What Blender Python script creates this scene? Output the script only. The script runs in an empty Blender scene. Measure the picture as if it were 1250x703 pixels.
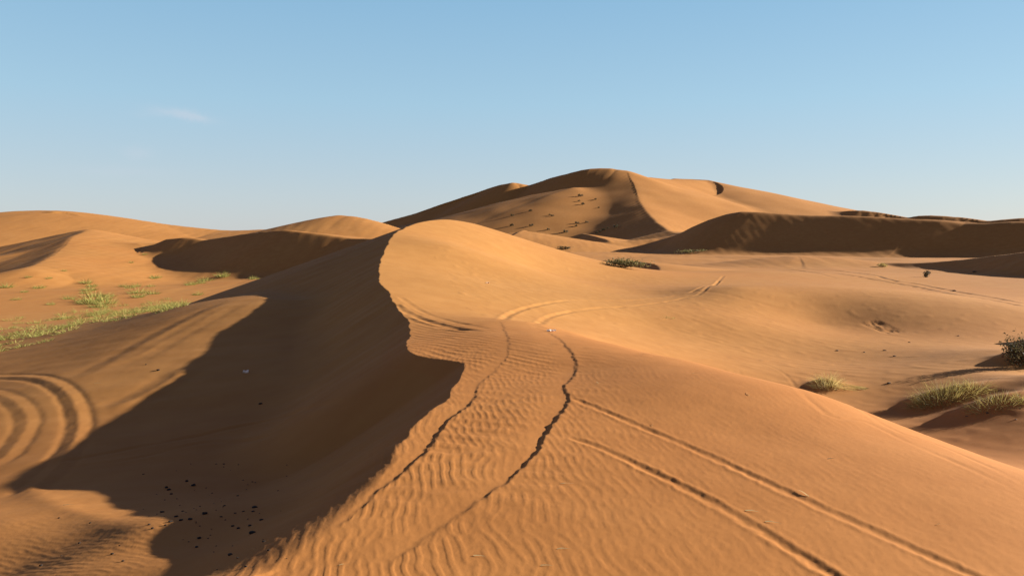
import bpy, math, random, os
import numpy as np
R = math.radians
LOW = 1.0   # mesh fineness
rng = np.random.default_rng(11)
random.seed(5)
F32 = np.float32
sc = bpy.context.scene
C = sc.collection

# ------------------------------------------------------------------ camera
FPX, CU, CV, VH, EYE = 981.0, 625.0, 351.5, 290.0, 2.2
PITCH = math.atan((CV - VH) / FPX)
FW = np.array([0, math.cos(PITCH), -math.sin(PITCH)])
UP = np.array([0, math.sin(PITCH), math.cos(PITCH)])
RT = np.array([1.0, 0, 0])

def ray(u, v):
    return FW + RT * ((u - CU) / FPX) + UP * ((CV - v) / FPX)

def P(u, v, d):
    r = ray(u, v)
    r = r * (d / r[1])
    return np.array([r[0], r[1], EYE + r[2]])

cam = bpy.data.cameras.new('camera')
cam.sensor_width = 36.0
cam.lens = 36.0 * FPX / 1250.0
cam.clip_start = 0.05
cam.clip_end = 20000
co = bpy.data.objects.new('camera', cam)
C.objects.link(co)
co.location = (0, 0, EYE)
co.rotation_euler = (math.pi / 2 - PITCH, 0, 0)
sc.camera = co

# ------------------------------------------------------------------ numpy helpers
def sstep(a, b, x):
    t = np.clip((x - a) / (b - a), 0, 1)
    return t * t * (3 - 2 * t)

def smax(a, b, k):
    h = np.maximum(k - np.abs(a - b), 0) / k
    return np.maximum(a, b) + h * h * k * 0.25

def perlin(x, y, seed=0):
    xi = np.floor(x).astype(np.int64); yi = np.floor(y).astype(np.int64)
    xf = x - xi; yf = y - yi
    def g(ix, iy, dx, dy):
        h = (ix * 374761393 + iy * 668265263 + seed * 982451653) & 0x7fffffff
        h = ((h ^ (h >> 13)) * 1274126177) & 0x7fffffff
        a = ((h ^ (h >> 16)) & 1023) * (2 * math.pi / 1024.0)
        return np.cos(a) * dx + np.sin(a) * dy
    u = xf * xf * xf * (xf * (xf * 6 - 15) + 10); v = yf * yf * yf * (yf * (yf * 6 - 15) + 10)
    a = g(xi, yi, xf, yf); b = g(xi + 1, yi, xf - 1, yf)
    c = g(xi, yi + 1, xf, yf - 1); d = g(xi + 1, yi + 1, xf - 1, yf - 1)
    return ((a + (b - a) * u) + ((c + (d - c) * u) - (a + (b - a) * u)) * v) * 1.4

class RBF:
    """Smooth surface through scattered heights (thin plate)."""
    def __init__(self, pts, lam=1e-3):
        p = np.array(pts, float)
        self.p = p
        n = len(p)
        r = np.hypot(p[:, None, 0] - p[None, :, 0], p[:, None, 1] - p[None, :, 1])
        A = np.zeros((n + 3, n + 3))
        A[:n, :n] = self.k(r) + lam * np.eye(n) * 50
        A[:n, n] = 1; A[:n, n + 1:] = p[:, :2]
        A[n, :n] = 1; A[n + 1:, :n] = p[:, :2].T
        b = np.zeros(n + 3); b[:n] = p[:, 2]
        self.w = np.linalg.solve(A, b)
    @staticmethod
    def k(r):
        return np.where(r > 1e-9, r * r * np.log(np.maximum(r, 1e-9)), 0)
    def __call__(self, x, y):
        n = len(self.p)
        z = self.w[n] + self.w[n + 1] * x + self.w[n + 2] * y
        for i in range(n):
            d2 = (x - self.p[i, 0]) ** 2 + (y - self.p[i, 1]) ** 2
            z = z + self.w[i] * 0.5 * d2 * np.log(np.maximum(d2, 1e-9))
        return z

def resample(pts, n, extra=None):
    """Smooth (Catmull-Rom) resampling of a polyline."""
    p = np.array(pts, float)
    q = np.vstack([2 * p[0] - p[1], p, 2 * p[-1] - p[-2]])
    s = np.concatenate([[0], np.cumsum(np.hypot(*(np.diff(p[:, :2], axis=0).T)))])
    out = []
    for t in np.linspace(0, s[-1], n):
        i = min(np.searchsorted(s, t, 'right') - 1, len(p) - 2)
        f = (t - s[i]) / max(s[i + 1] - s[i], 1e-9)
        a, b, c, d = q[i], q[i + 1], q[i + 2], q[i + 3]
        out.append(0.5 * ((2 * b) + (c - a) * f + (2 * a - 5 * b + 4 * c - d) * f * f + (3 * b - a - 3 * c + d) * f ** 3))
    return np.array(out)

def chunks(n, m):
    for i in range(0, n, m):
        yield slice(i, min(i + m, n))

# ------------------------------------------------------------------ near dune: crest + windward surface + lee floor
CREST_PX = [(300, 720, 4.75), (330, 703, 5.2), (400, 650, 6.0), (462, 590, 7.25), (484, 560, 8.0), (495, 535, 8.85),
            (520, 508, 9.9), (548, 484, 11.1), (568, 447, 13.7), (556, 441, 14.2), (530, 437, 14.7), (503, 431, 15.3), (496, 424, 16.1),
            (501, 408, 18.4), (497, 392, 20.8), (480, 365, 25.5), (463, 340, 31.0), (466, 315, 37.5), (477, 293, 43.5),
            (488, 281, 49), (512, 272, 55), (545, 268, 61), (582, 274, 67), (622, 291, 76), (650, 306, 84), (690, 325, 92)]
cr = [P(*t) for t in CREST_PX]
cr = [np.array([-1.9, -8, -0.1]), np.array([-1.9, -2, -0.05]), np.array([-1.75, 2.5, 0.0])] + cr
cr = np.array(cr)
def crest_x(y, jag=True):
    x = np.interp(y, CRD[:, 1], CRD[:, 0])
    return x
CRD = resample(cr, 900)
CRD = CRD[np.argsort(CRD[:, 1])]
# wind-nibbled edge
yy = CRD[:, 1]
jag = 0.05 * perlin(yy * 1.7, yy * 0 + 3.3, 5) + 0.028 * perlin(yy * 4.9, yy * 0 + 7.1, 6) + 0.10 * perlin(yy * .45, yy * 0 + 1.1, 8)
CRD[:, 0] += jag * sstep(6, 9, yy) * (1 - sstep(50, 60, yy))

right_px = [(545, 300, 44), (545, 340, 34), (600, 300, 54), (600, 340, 38), (560, 380, 24.5), (660, 330, 52), (700, 370, 33),
            (720, 335, 56), (800, 360, 42), (800, 400, 31), (900, 430, 27.3), (1000, 440, 26.8), (1160, 494, 18.5),
            (1250, 505, 16), (1250, 430, 24), (1100, 440, 25.5), (1010, 470, 21.5), (900, 392, 33.5), (1000, 395, 36.5), (1100, 405, 34), (1250, 412, 32), (900, 368, 38.5), (1000, 375, 39), (1100, 385, 36.5), (1250, 395, 34.5),
            (900, 352, 41.5), (1000, 360, 41), (1000, 350, 44), (1100, 368, 39), (1250, 380, 37), (900, 330, 75), (1000, 340, 66), (1100, 347, 63),
            (1250, 362, 52), (1100, 332, 95), (1250, 327, 102), (820, 331, 72), (760, 331, 78), (700, 316, 98), (1400, 440, 30), (1400, 390, 40), (1400, 520, 18)]
RP = [P(*t) for t in right_px]
RP += [np.array(t) for t in [(-2.2, -8, .0), (0, -8, .0), (5, -8, -.5), (12, -8, -2), (0, 0, .02), (3, 0, -.08), (7, 0, -.75), (-.5, 4, .0), (1, 5, .0), (3, 5, -.04),
      (6, 5, -.42), (9, 5, -1.15), (.6, 9, .0), (2.5, 9, .0), (4.9, 7.7, -.13), (4.3, 11.6, -.02), (6, 9.5, -.55), (8.5, 10.5, -1.3), (3.3, 14, .0),
      (2.2, 16.3, .0), (1.4, 18.2, .0), (.5, 20.8, .0), (1, 13, .03), (6.4, 14.5, -1.6), (4.6, 19.5, -1.35), (12, 11, -1.5), (15, 4, -2.0), (14, 18, -1.35),
      (30, 20, -1.6), (40, 40, -1.5), (50, 70, -1.6), (20, 0, -2.0), (0, 120, -1.5), (40, 130, -2), (80, 120, -2), (60, -8, -2.5)]]
RP += [c for c in cr[::1]]
RS = RBF(RP)

left_px = [(270, 703, 6.9), (310, 680, 7.3), (190, 703, 6.6), (0, 703, 7.7), (190, 640, 8.3), (0, 640, 9.8), (0, 600, 13.6), (100, 600, 12.6), (100, 550, 16.2), (0, 500, 21), (300, 600, 12.1), (260, 500, 19.2), (350, 470, 20.5), (400, 400, 28.5),
           (220, 440, 24.8), (0, 460, 26.5), (0, 426, 34.6), (120, 400, 36.5), (230, 372, 38), (290, 372, 33.5), (100, 460, 24), (-150, 440, 36),
           (-150, 600, 15.0), (0, 398, 60), (60, 392, 64), (130, 382, 70), (200, 374, 77), (0, 370, 82), (100, 352, 100), (200, 348, 110), (300, 332, 125), (0, 350, 104), (-200, 400, 60)]
LP_ = [P(*t) for t in left_px]
LP_ += [np.array(t) for t in [(-3.6, 4, -.55), (-7, 4, -.9), (-3.6, 0, -.5), (-10, 0, -1.3), (-4.5, -8, -.7), (-20, -8, -2), (-25, 10, -3), (-45, 30, -4), (-60, 70, -4.5), (-60, 120, -4.5), (-10, 120, -3.5), (-6, 78, -3)]]
LS = RBF(LP_)

# crest heights taken from the windward surface so that both sides meet
CRD[:, 2] = RS(CRD[:, 0], CRD[:, 1])
def thin(line, f):
    keep = [0]
    for i in range(1, len(line)):
        if np.hypot(*(line[i, :2] - line[keep[-1], :2])) > f * max(abs(line[i, 1]), 4): keep.append(i)
    return line[keep]
CQ = thin(CRD, .012)
cq_slope = np.interp(CQ[:, 1], [0, 6, 8, 30, 38, 46, 60, 90], [.40, .42, .62, .60, .46, .38, .34, .34]).astype(F32)
cq_w = np.interp(CQ[:, 1], [0, 5, 7.5, 9, 12], [.5, .45, .22, .04, .012]).astype(F32)

def seg_env(px, py, q, slopes, widths, capped=True, soft=0, ruled=False):
    """Upper envelope of sand cones standing on a crest polyline (segment by segment)."""
    ax, ay = q[:-1, 0], q[:-1, 1]
    ex, ey = q[1:, 0] - ax, q[1:, 1] - ay
    l2 = np.maximum(ex * ex + ey * ey, 1e-9)
    dx = px[:, None] - ax[None]; dy = py[:, None] - ay[None]
    t = np.clip((dx * ex[None] + dy * ey[None]) / l2[None], 0, 1)
    D2 = (dx - t * ex[None]) ** 2 + (dy - t * ey[None]) ** 2
    D = np.sqrt(D2)
    outs = []
    for sl_, w_ in zip(slopes, widths):
        sv = sl_[:-1][None] + t * (sl_[1:] - sl_[:-1])[None]
        wv = w_[:-1][None] + t * (w_[1:] - w_[:-1])[None]
        hq = q[:-1, 2][None] + t * (q[1:, 2] - q[:-1, 2])[None] - sv * D2 / (D + wv)
        top = hq.max(1)
        if soft:
            tau = np.clip(soft * D.min(1), .01, 2.2)[:, None]
            wq = np.exp((hq - top[:, None]) / tau)
            top = (wq * hq).sum(1) / wq.sum(1)
        outs.append(top)
    j = D.argmin(1)
    a = np.arange(len(px))
    dn = D[a, j]; tn = t[a, j]
    cap = q[j, 2] + tn * (q[j + 1, 2] - q[j, 2]) + .2 * dn
    if ruled:
        sv = slopes[1][j] + tn * (slopes[1][j + 1] - slopes[1][j]); wv = widths[1][j] + tn * (widths[1][j + 1] - widths[1][j])
        outs[1] = q[j, 2] + tn * (q[j + 1, 2] - q[j, 2]) - sv * dn * dn / (dn + wv)
    if capped: outs[0] = np.minimum(outs[0], cap)
    ln = np.sqrt(l2[j])
    s_ = (ex[j] * dy[a, j] - ey[j] * dx[a, j]) / (ln * np.maximum(np.hypot(dx[a, j] - tn * ex[j], dy[a, j] - tn * ey[j]), 1e-6))
    end = ((j == 0) & (tn <= 0)) | ((j == len(ax) - 1) & (tn >= 1))
    side = np.where(end, np.clip(.5 + .5 * s_, 0, 1), (s_ > 0) * 1.0)
    return outs, side

def lee(x, y):
    z = np.full(x.shape, -50.0, F32)
    q = CQ.astype(F32)
    for s in chunks(len(x), 20000):
        z[s] = seg_env(x[s], y[s], q, [cq_slope], [cq_w])[0][0]
    return z

# ------------------------------------------------------------------ dunes beyond: crest lines, slopes left / right of the direction of travel
FAR = [
 dict(id='left_sky', px=[(-420, 285, 280), (-300, 275, 270), (-100, 266, 262), (0, 262, 255), (62, 257, 250), (110, 264, 250), (180, 273, 248), (270, 281, 245), (340, 280, 240), (400, 281, 235), (450, 288, 230)],
      sl=.3, sr=.17, wl=4, wr=14, k=2.0),
 dict(id='left_sky', px=[(46, 262, 240), (60, 258, 238), (78, 260.5, 238), (92, 264, 236)], sl=.2, sr=.6, wl=2, wr=.3, k=.5),
 dict(id='left_wedge', px=[(112, 280, 182), (92, 287, 165), (80, 297, 150), (66, 309, 136), (50, 321, 122), (30, 328, 112)], sl=.16, sr=.3, wl=3, wr=.4, k=.8),
 dict(id='left_mid', px=[(-150, 342, 122), (0, 331, 136), (100, 318, 148), (180, 303, 156), (212, 289, 154), (245, 293.5, 150), (290, 287, 145), (345, 281, 139), (385, 285.5, 134), (430, 291.5, 129), (477, 291.5, 124), (520, 296, 127), (560, 310, 125)],
      sl=.12, sr=[.2, .2, .2, .36, .5, .5, .5, .5, .5, .5, .5, .5, .4], wl=2, wr=[6, 6, 4, 1, .3, .3, .3, .3, .3, .3, .3, .3, .3], k=1.2),
 dict(id='left_small', px=[(320, 288, 182), (345, 280, 180), (385, 271, 175), (415, 263, 170), (440, 268, 168), (475, 282, 165), (500, 290, 162)], sl=.3, sr=.25, wl=2, wr=3, k=.8),
 dict(id='left_small', px=[(394, 268, 168), (390, 278, 160), (387, 287, 152)], sl=.2, sr=.6, wl=1, wr=.2, k=.4),
 dict(id='big', px=[(380, 296, 540), (440, 281, 525), (455, 275, 520), (520, 258, 500), (570, 243, 490), (620, 224, 478), (648, 227, 475), (680, 216, 465), (715, 207, 455), (745, 206, 450), (765, 210, 445)],
      sl=.3, sr=.56, wl=6, wr=3.5, k=6),
 dict(id='big', px=[(440, 287, 470), (480, 278, 458), (540, 267, 445), (600, 253, 436), (650, 240, 434), (680, 233, 430), (700, 229, 424)], sl=.3, sr=.28, wl=2, wr=9, k=3),
 dict(id='big', px=[(765, 210, 445), (772, 224, 415), (780, 242, 380), (790, 258, 345), (803, 271, 315), (818, 283, 285), (838, 293, 262)], sl=.31, sr=.33, wl=1.5, wr=.5, k=2, taper=.01),
 dict(id='big', px=[(792, 217, 458), (820, 219, 472), (850, 220, 490), (880, 225, 510), (900, 232, 530), (940, 248, 560), (1000, 257, 620), (1060, 264, 660), (1120, 275, 700)], sl=.3, sr=[.42, .42, .40, .36, .33, .3, .28, .26, .26], wl=6, wr=5, k=4),
 dict(id='big', px=[(822, 218, 500), (848, 219, 500), (870, 221.5, 490), (881, 229, 470), (879, 238, 450), (862, 246, 432), (845, 251, 418)], sl=.24, sr=.33, wl=2, wr=.4, k=1.5),
 dict(id='dark', px=[(775, 306, 262.0), (820, 290, 252.6), (850, 275, 246.7), (878, 264, 241.4), (908, 258.5, 236.0), (940, 260, 230.5), (985, 263, 223.2), (1060, 265, 212.0), (1130, 268, 202.6), (1152, 270, 199.7), (1172, 273, 197.3), (1200, 273, 193.9), (1225, 271, 191.0), (1250, 271, 188.1), (1350, 274, 177.6), (1500, 280, 163.8)],
      sl=.14, sr=[.45, .45, .45, .44, .43, .42, .42, .44, .46, .48, .48, .48, .48, .48, .48, .48], wl=4, wr=1.2, k=2.5),
 dict(id='far_right', px=[(960, 270, 430), (1000, 262, 420), (1040, 257, 400), (1070, 260, 390), (1100, 266, 380), (1130, 263, 370), (1170, 265, 360), (1200, 270, 350), (1260, 266, 340), (1330, 270, 330), (1500, 268, 320)], sl=.2, sr=.4, wl=3, wr=.5, k=2),
 dict(id='rim', px=[(890, 329, 128), (925, 323, 125), (980, 312, 123), (1030, 317, 120), (1060, 320, 118), (1120, 321, 110), (1180, 317, 100), (1250, 308, 90), (1330, 300, 80), (1450, 298, 72)],
      sl=.14, sr=[.13, .13, .13, .15, .2, .4, .45, .5, .5, .5], wl=2, wr=[5, 5, 5, 4, 2, .5, .3, .3, .3, .3], k=.6),
 dict(id='mid', px=[(560, 292, 290), (600, 287, 285), (640, 284, 280), (680, 291, 270), (720, 296, 265), (790, 292, 268), (850, 285, 275), (900, 284, 285)], sl=.2, sr=.22, wl=1, wr=2, k=1),
 dict(id='mid', px=[(640, 281, 270), (632, 284, 262), (622, 290, 250)], sl=.15, sr=.6, wl=1, wr=.2, k=.3),
 dict(id='mid', px=[(712, 285, 300), (728, 289, 280), (745, 294, 262)], sl=.15, sr=.5, wl=1, wr=.3, k=.4),
 dict(id='hollow', px=[(740, 318, 96), (775, 319, 90), (800, 323, 84), (806, 330, 78), (800, 336, 72)], sl=.1, sr=.5, wl=1, wr=.15, k=.3),
]
for f in FAR:
    p = np.array([P(*t) for t in f['px']])
    n = int(np.clip(np.hypot(*np.diff(p[:, :2], axis=0).T).sum() / 5.0, 20, 70))
    cols = []
    for key in ('sl', 'sr', 'wl', 'wr'):
        v = f[key]
        cols.append(np.full(len(p), v, float) if np.isscalar(v) else np.array(v, float))
    full = resample(np.column_stack([p] + cols), n)
    t = np.linspace(0, 1, n)
    e = np.minimum(sstep(0, f.get('taper', .12), t), sstep(0, .12, 1 - t))[:, None]
    m = (full[:, 3:4] + full[:, 4:5]) / 2
    full[:, 3:5] = m + (full[:, 3:5] - m) * e
    mw = (full[:, 5:6] + full[:, 6:7]) / 2
    full[:, 5:7] = np.maximum(mw + (full[:, 5:7] - mw) * e, .05)
    L = np.hypot(*np.diff(p[:, :2], axis=0).T).sum()
    s = t * L
    f['q'] = full.astype(F32)
    tg = np.gradient(full[:, :2], axis=0)
    f['t'] = (tg / np.hypot(tg[:, :1], tg[:, 1:])).astype(F32)
    f['reach'] = (full[:, 2].max() + 4) / full[:, 3:5].min() + full[:, 5:7].max() * 1.2 + 5

def far_height(f, x, y):
    q = f['q']
    z = np.full(x.shape, -50.0, F32)
    r = f['reach']
    idx = np.nonzero((x > q[:, 0].min() - r) & (x < q[:, 0].max() + r) & (y > q[:, 1].min() - r) & (y < q[:, 1].max() + r))[0]
    for s in chunks(len(idx), 30000):
        i = idx[s]
        (hl, hr), side = seg_env(x[i], y[i], q, [q[:, 3], q[:, 4]], [q[:, 5], q[:, 6]], f['id'] in ('dark', 'left_mid', 'hollow', 'left_wedge'), 0, f['id'] in ('left_mid', 'dark'))
        z[i] = hl * side + hr * (1 - side)
    return z

IDS = ['plain', 'near'] + sorted({f['id'] for f in FAR})

MOUNDS = []   # (x, y, height, sx, sy) sand heaped under tussocks, plus an unseen shadow-casting mound

def height(x, y, full=True):
    """Undetailed terrain: returns heights and the id of the landform on top."""
    x = x.astype(F32); y = y.astype(F32)
    r = np.hypot(x, y)
    z = np.full(x.shape, -2.3, F32)
    lab = np.zeros(x.shape, np.int8)
    und = 0.5 * perlin(x / 37.0, y / 37.0, 1) + .22 * perlin(x / 13.0, y / 13.0, 2)
    far_z = -2.2 + und * 1.1 - 2.2 * sstep(5, 45, -x)
    near = r < 190
    i = np.nonzero(near)[0]
    xn, yn = x[i].astype(float), y[i].astype(float)
    zr = RS(xn, yn)
    xc = np.interp(yn, CRD[:, 1], CRD[:, 0])
    left = xn < xc
    zl = np.clip(LS(xn, yn), -5.5, -.42)
    li = np.nonzero(left & (r[i] < 130))[0]
    slip = np.full(len(i), -50.0)
    slip[li] = lee(xn[li].astype(F32), yn[li].astype(F32))
    blend = sstep(80, 97, yn)
    blend = blend * (1 - sstep(6, 22, xc - xn))
    zl2 = zl * (1 - blend) + np.clip(zr, -3, 4) * blend
    zleft = smax(slip, zl2, .35)
    zz = np.where(left, zleft, np.clip(zr, -3.2, 6))
    b = sstep(85, 150, r[i])
    zz = zz * (1 - b) + far_z[i] * b
    # soft undulation, stronger further off
    zz = zz + .05 * und[i] * sstep(12, 40, r[i]) * np.where(left & (slip > zl2), .3, 1)
    z[i] = zz
    z[~near] = far_z[~near]
    nd = np.zeros(len(i), bool)
    nd |= left & (slip > zl2 - .02)
    nd |= (~left) & (zr > -.75) & (yn < 92) & (xn < 9) & (xn < 7.5 - np.abs(yn - 25) * 0.0)
    lab[i[nd]] = 1
    far_w = .0055 * r * sstep(70, 120, r)
    lx = np.log(np.maximum(r, 1)) * 11; ly = np.arctan2(x, y) * 11
    xw = x + far_w * (perlin(lx, ly, 41) + .5 * perlin(lx * 2.3, ly * 2.3, 42)).astype(F32)
    yw = y + far_w * 1.6 * (perlin(lx + 50, ly, 43) + .5 * perlin(lx * 2.3, ly * 2.3 + 50, 44)).astype(F32)
    for f in FAR:
        h = far_height(f, x, y) if f['id'] in ('left_mid', 'dark') else far_height(f, x * .6 + xw * .4, y * .6 + yw * .4)
        amp = np.clip((h + 3) * (.02 if f['id'] == 'dark' else .009), 0, .22)
        h = h + amp * perlin(x / 16.0, y / 16.0, 9) * (h > -10)
        up = h > z
        lab[up] = IDS.index(f['id'])
        z = smax(z, h, f['k'])
    for mx, my, mh, sx, sy in MOUNDS:
        m = (np.abs(x - mx) < 4 * sx) & (np.abs(y - my) < 4 * sy)
        z[m] += mh * np.exp(-((x[m] - mx) / sx) ** 2 - ((y[m] - my) / sy) ** 2)
    return z, lab

def hit(us, vs, dmin=3.0, dmax=640.0, n=900):
    """First meeting of picture rays with the undetailed terrain."""
    ds = dmin * (dmax / dmin) ** np.linspace(0, 1, n)
    out = []
    for u, v in zip(us, vs):
        r = ray(u, v); r = r / r[1]
        zz = EYE + r[2] * ds
        h, _ = height(r[0] * ds, ds)
        k = np.nonzero(zz < h)[0]
        if len(k) == 0:
            out.append((r[0] * 600, 600.0, -2.0)); continue
        k = max(k[0], 1)
        a, b = ds[k - 1], ds[k]
        fa, fb = (zz - h)[k - 1], (zz - h)[k]
        d = a + (b - a) * fa / max(fa - fb, 1e-9)
        out.append((r[0] * d, d, EYE + r[2] * d))
    return np.array(out)

# sand heaped under the plants; last mound unseen, added to cast a shadow streak
_mp = hit([1165, 1225, 1012, 1272, 1335], [490, 496, 474, 448, 428])
for (mx_, my_, _z), (h_, a_, b_) in zip(_mp, [(.30, 1.0, .7), (.22, .9, .6), (.22, .45, .45), (.55, .9, .7), (1.6, 1.3, .9)]):
    MOUNDS.append((mx_, my_ + .2, h_, a_, b_))

# ------------------------------------------------------------------ terrain mesh (fan of rows and columns, finer near the viewer)
nth = int(1300 * LOW)
inner = np.linspace(R(-37.5), R(37.5), nth)
step = inner[1] - inner[0]
side = []
a = inner[-1]; s_ = step
while a < R(125):
    s_ *= 1.09; a += s_; side.append(a)
side = np.array(side)
TH = np.concatenate([-side[::-1], inner, side])
ratio = 1 + .0042 / LOW
rows = [1.0]
while rows[-1] < 3.4: rows.append(rows[-1] * (1 + .03))
while rows[-1] < 90: rows.append(rows[-1] * ratio)
while rows[-1] < 560: rows.append(rows[-1] * (1 + (.0014 if 435 < rows[-1] < 535 else .0030) / LOW))
while rows[-1] < 700: rows.append(rows[-1] * (1 + .012))
while rows[-1] < 9000: rows.append(rows[-1] * 1.06)
RR = np.array(rows)
GX = (RR[:, None] * np.sin(TH)[None]).astype(F32)
GY = (RR[:, None] * np.cos(TH)[None]).astype(F32)
SH = GX.shape
gx, gy = GX.ravel(), GY.ravel()
gz, glab = height(gx, gy)
gz = gz.astype(float)


# ------------------------------------------------------------------ tracks, ruts, ripples, slumps (real relief in the sand)
def polyhit(px, n=60):
    p = hit([a[0] for a in px], [a[1] for a in px], dmax=260.0, n=700)
    return resample(p, n)

def near_line(q, pad, jit=0, jl=3.0, seed=1):
    """Indices of vertices near a polyline with signed distance (left of travel > 0) and position along it."""
    idx = np.nonzero((gx > q[:, 0].min() - pad) & (gx < q[:, 0].max() + pad) & (gy > q[:, 1].min() - pad) & (gy < q[:, 1].max() + pad))[0]
    dist = np.full(len(idx), 99.0); tt = np.zeros(len(idx))
    ax, ay = q[:-1, 0], q[:-1, 1]; ex, ey = np.diff(q[:, 0]), np.diff(q[:, 1]); l2 = np.maximum(ex * ex + ey * ey, 1e-9)
    for s in chunks(len(idx), 40000):
        i = idx[s]
        px, py = gx[i].astype(float), gy[i].astype(float)
        if jit:
            px = px + jit * (perlin(px * jl, py * jl, seed) + .6 * perlin(px * jl * 2.7, py * jl * 2.7, seed + 1))
            py = py + jit * (perlin(px * jl + 31, py * jl, seed + 2) + .6 * perlin(px * jl * 2.7, py * jl * 2.7 + 17, seed + 3))
        dx = px[:, None] - ax; dy = py[:, None] - ay
        t = np.clip((dx * ex + dy * ey) / l2, 0, 1)
        D = np.hypot(dx - t * ex, dy - t * ey)
        j = D.argmin(1); a = np.arange(len(i))
        sg = np.sign(ex[j] * dy[a, j] - ey[j] * dx[a, j])
        dist[s] = D[a, j] * np.where(sg == 0, 1, sg); tt[s] = (j + t[a, j]) / (len(q) - 1)
    k = np.abs(dist) < pad
    return idx[k], dist[k], tt[k]

def taper(t, a=.08, b=.08):
    return sstep(0, a, t) * sstep(0, b, 1 - t)

ripple_damp = np.ones(len(gx), F32)

def groove(px, w, dep, berm=.4, jit=0, jl=3.0, ta=.08, tb=.08, seed=3, damp=True, pad=None):
    q = polyhit(px)
    pad = pad or w * 5
    i, d, t = near_line(q, pad, jit, jl, seed)
    a = taper(t, ta, tb) * np.clip(.85 + .8 * perlin(gx[i] * 1.3 + 5, gy[i] * 1.3, seed + 7), .25, 1.4)
    gz[i] += a * (-dep * np.exp(-(d / w) ** 2) + berm * dep * np.exp(-((np.abs(d) - 1.9 * w) / (.7 * w)) ** 2))
    if damp: ripple_damp[i] *= 1 - .8 * a * np.exp(-(d / (1.6 * w)) ** 2)

def ridge(px, w, h, ta=.1, tb=.1, jit=.03, trough=.45, off=2.4):
    q = polyhit(px)
    i, d, t = near_line(q, w * 6, jit, 2.0, 11)
    a = taper(t, ta, tb)
    gz[i] += a * h * (np.exp(-(d / w) ** 2) - trough * np.exp(-((np.abs(d) - off * w) / w) ** 2))
    ripple_damp[i] *= 1 - .7 * a * np.exp(-(d / (3 * w)) ** 2)

def scarp(px, hs, wf, jit, jl, seed):
    """Rut wall: travelling away from the camera the sand left of the line lies lower."""
    q = polyhit(px, 90)
    i, d, t = near_line(q, 1.6, jit, jl, seed)
    h = np.interp(t, np.linspace(0, 1, len(hs)), hs)
    a = taper(t, .04, .04)
    wall = sstep(-.025, .045, d)          # d>0: left, lower
    low = -h * np.exp(-(np.maximum(d, 0) / wf) ** 1.6) * wall
    high = .22 * h * np.exp(-(np.minimum(d, 0) / .10) ** 2) * (1 - wall)
    gz[i] += a * (low + high)
    ripple_damp[i] *= 1 - .9 * a * np.where(d > 0, np.exp(-(np.maximum(d, 0) / (wf * .8)) ** 2), .0)

# two meandering rut walls on the crown of the near dune
scarp([(455, 703), (520, 657), (585, 612), (625, 582), (652, 556), (668, 528), (684, 505), (696, 487), (690, 472), (703, 455), (701, 438), (690, 420), (672, 407), (655, 400)],
      [.004, .005, .010, .018, .023, .015, .012, .009, .009, .010, .008, .006, .004, .003], .34, .035, 3.2, 21)
scarp([(395, 665), (440, 620), (480, 585), (510, 560), (527, 542), (540, 520), (558, 505), (580, 487), (585, 470), (602, 455), (618, 437), (622, 420), (616, 402), (611, 392)],
      [.003, .008, .015, .018, .015, .008, .005, .004, .003, .004, .005, .005, .004, .003], .30, .03, 3.0, 25)
# double wheel track running down to the right
groove([(692, 484), (760, 511), (830, 541), (900, 572), (970, 605), (1060, 645), (1190, 703), (1300, 752)], .042, .0095, .5, .02, 6, .05, .01, 31)
groove([(690, 532), (730, 545), (790, 573), (860, 608), (930, 648), (985, 682), (1040, 716), (1120, 760)], .042, .0105, .5, .02, 6, .06, .01, 37)
# faint pair crossing the brow at right
groove([(875, 425), (960, 458), (1050, 500), (1150, 545), (1250, 590), (1330, 628)], .05, .005, .3, .006, 4, .15, .02, 41, False)
groove([(900, 447), (980, 480), (1060, 516), (1150, 557), (1250, 604)], .05, .0045, .3, .006, 4, .15, .02, 43, False)
# tracks sweeping over the hump
groove([(612, 392), (622, 384), (655, 373), (705, 367), (765, 367), (820, 362), (858, 350), (884, 336)], .10, .024, .3, .02, 1.2, .05, .05, 45, False)
groove([(650, 398), (668, 388), (715, 378), (780, 373), (835, 364), (862, 352), (878, 341)], .10, .022, .3, .02, 1.2, .05, .05, 46, False)
groove([(482, 371), (500, 383), (525, 393), (552, 400), (590, 405)], .10, .022, .5, .02, 2, .02, .1, 47, False)
groove([(487, 362), (515, 380), (550, 392), (600, 402)], .09, .010, .4, .02, 2, .05, .1, 48, False)
groove([(484, 376), (505, 392), (540, 400), (580, 404)], .09, .010, .4, .02, 2, .05, .1, 49, False)
# tracks over the valley floor behind
for k, off in enumerate((0, 3.6)):
    groove([(900, 326 + off * .2), (970, 328 + off * .5), (1035, 332 + off), (1080, 340 + off), (1120, 347 + off), (1180, 358 + off), (1250, 371 + off)], .24, .06, .3, .1, .5, .02, .02, 51 + k, False)
groove([(905, 324), (960, 331), (1010, 337), (1060, 343)], .2, .03, .3, .1, .5, .1, .1, 55, False)
groove([(760, 352), (840, 356), (920, 368), (990, 384)], .2, .012, .3, .05, .5, .2, .2, 56, False)
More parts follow.
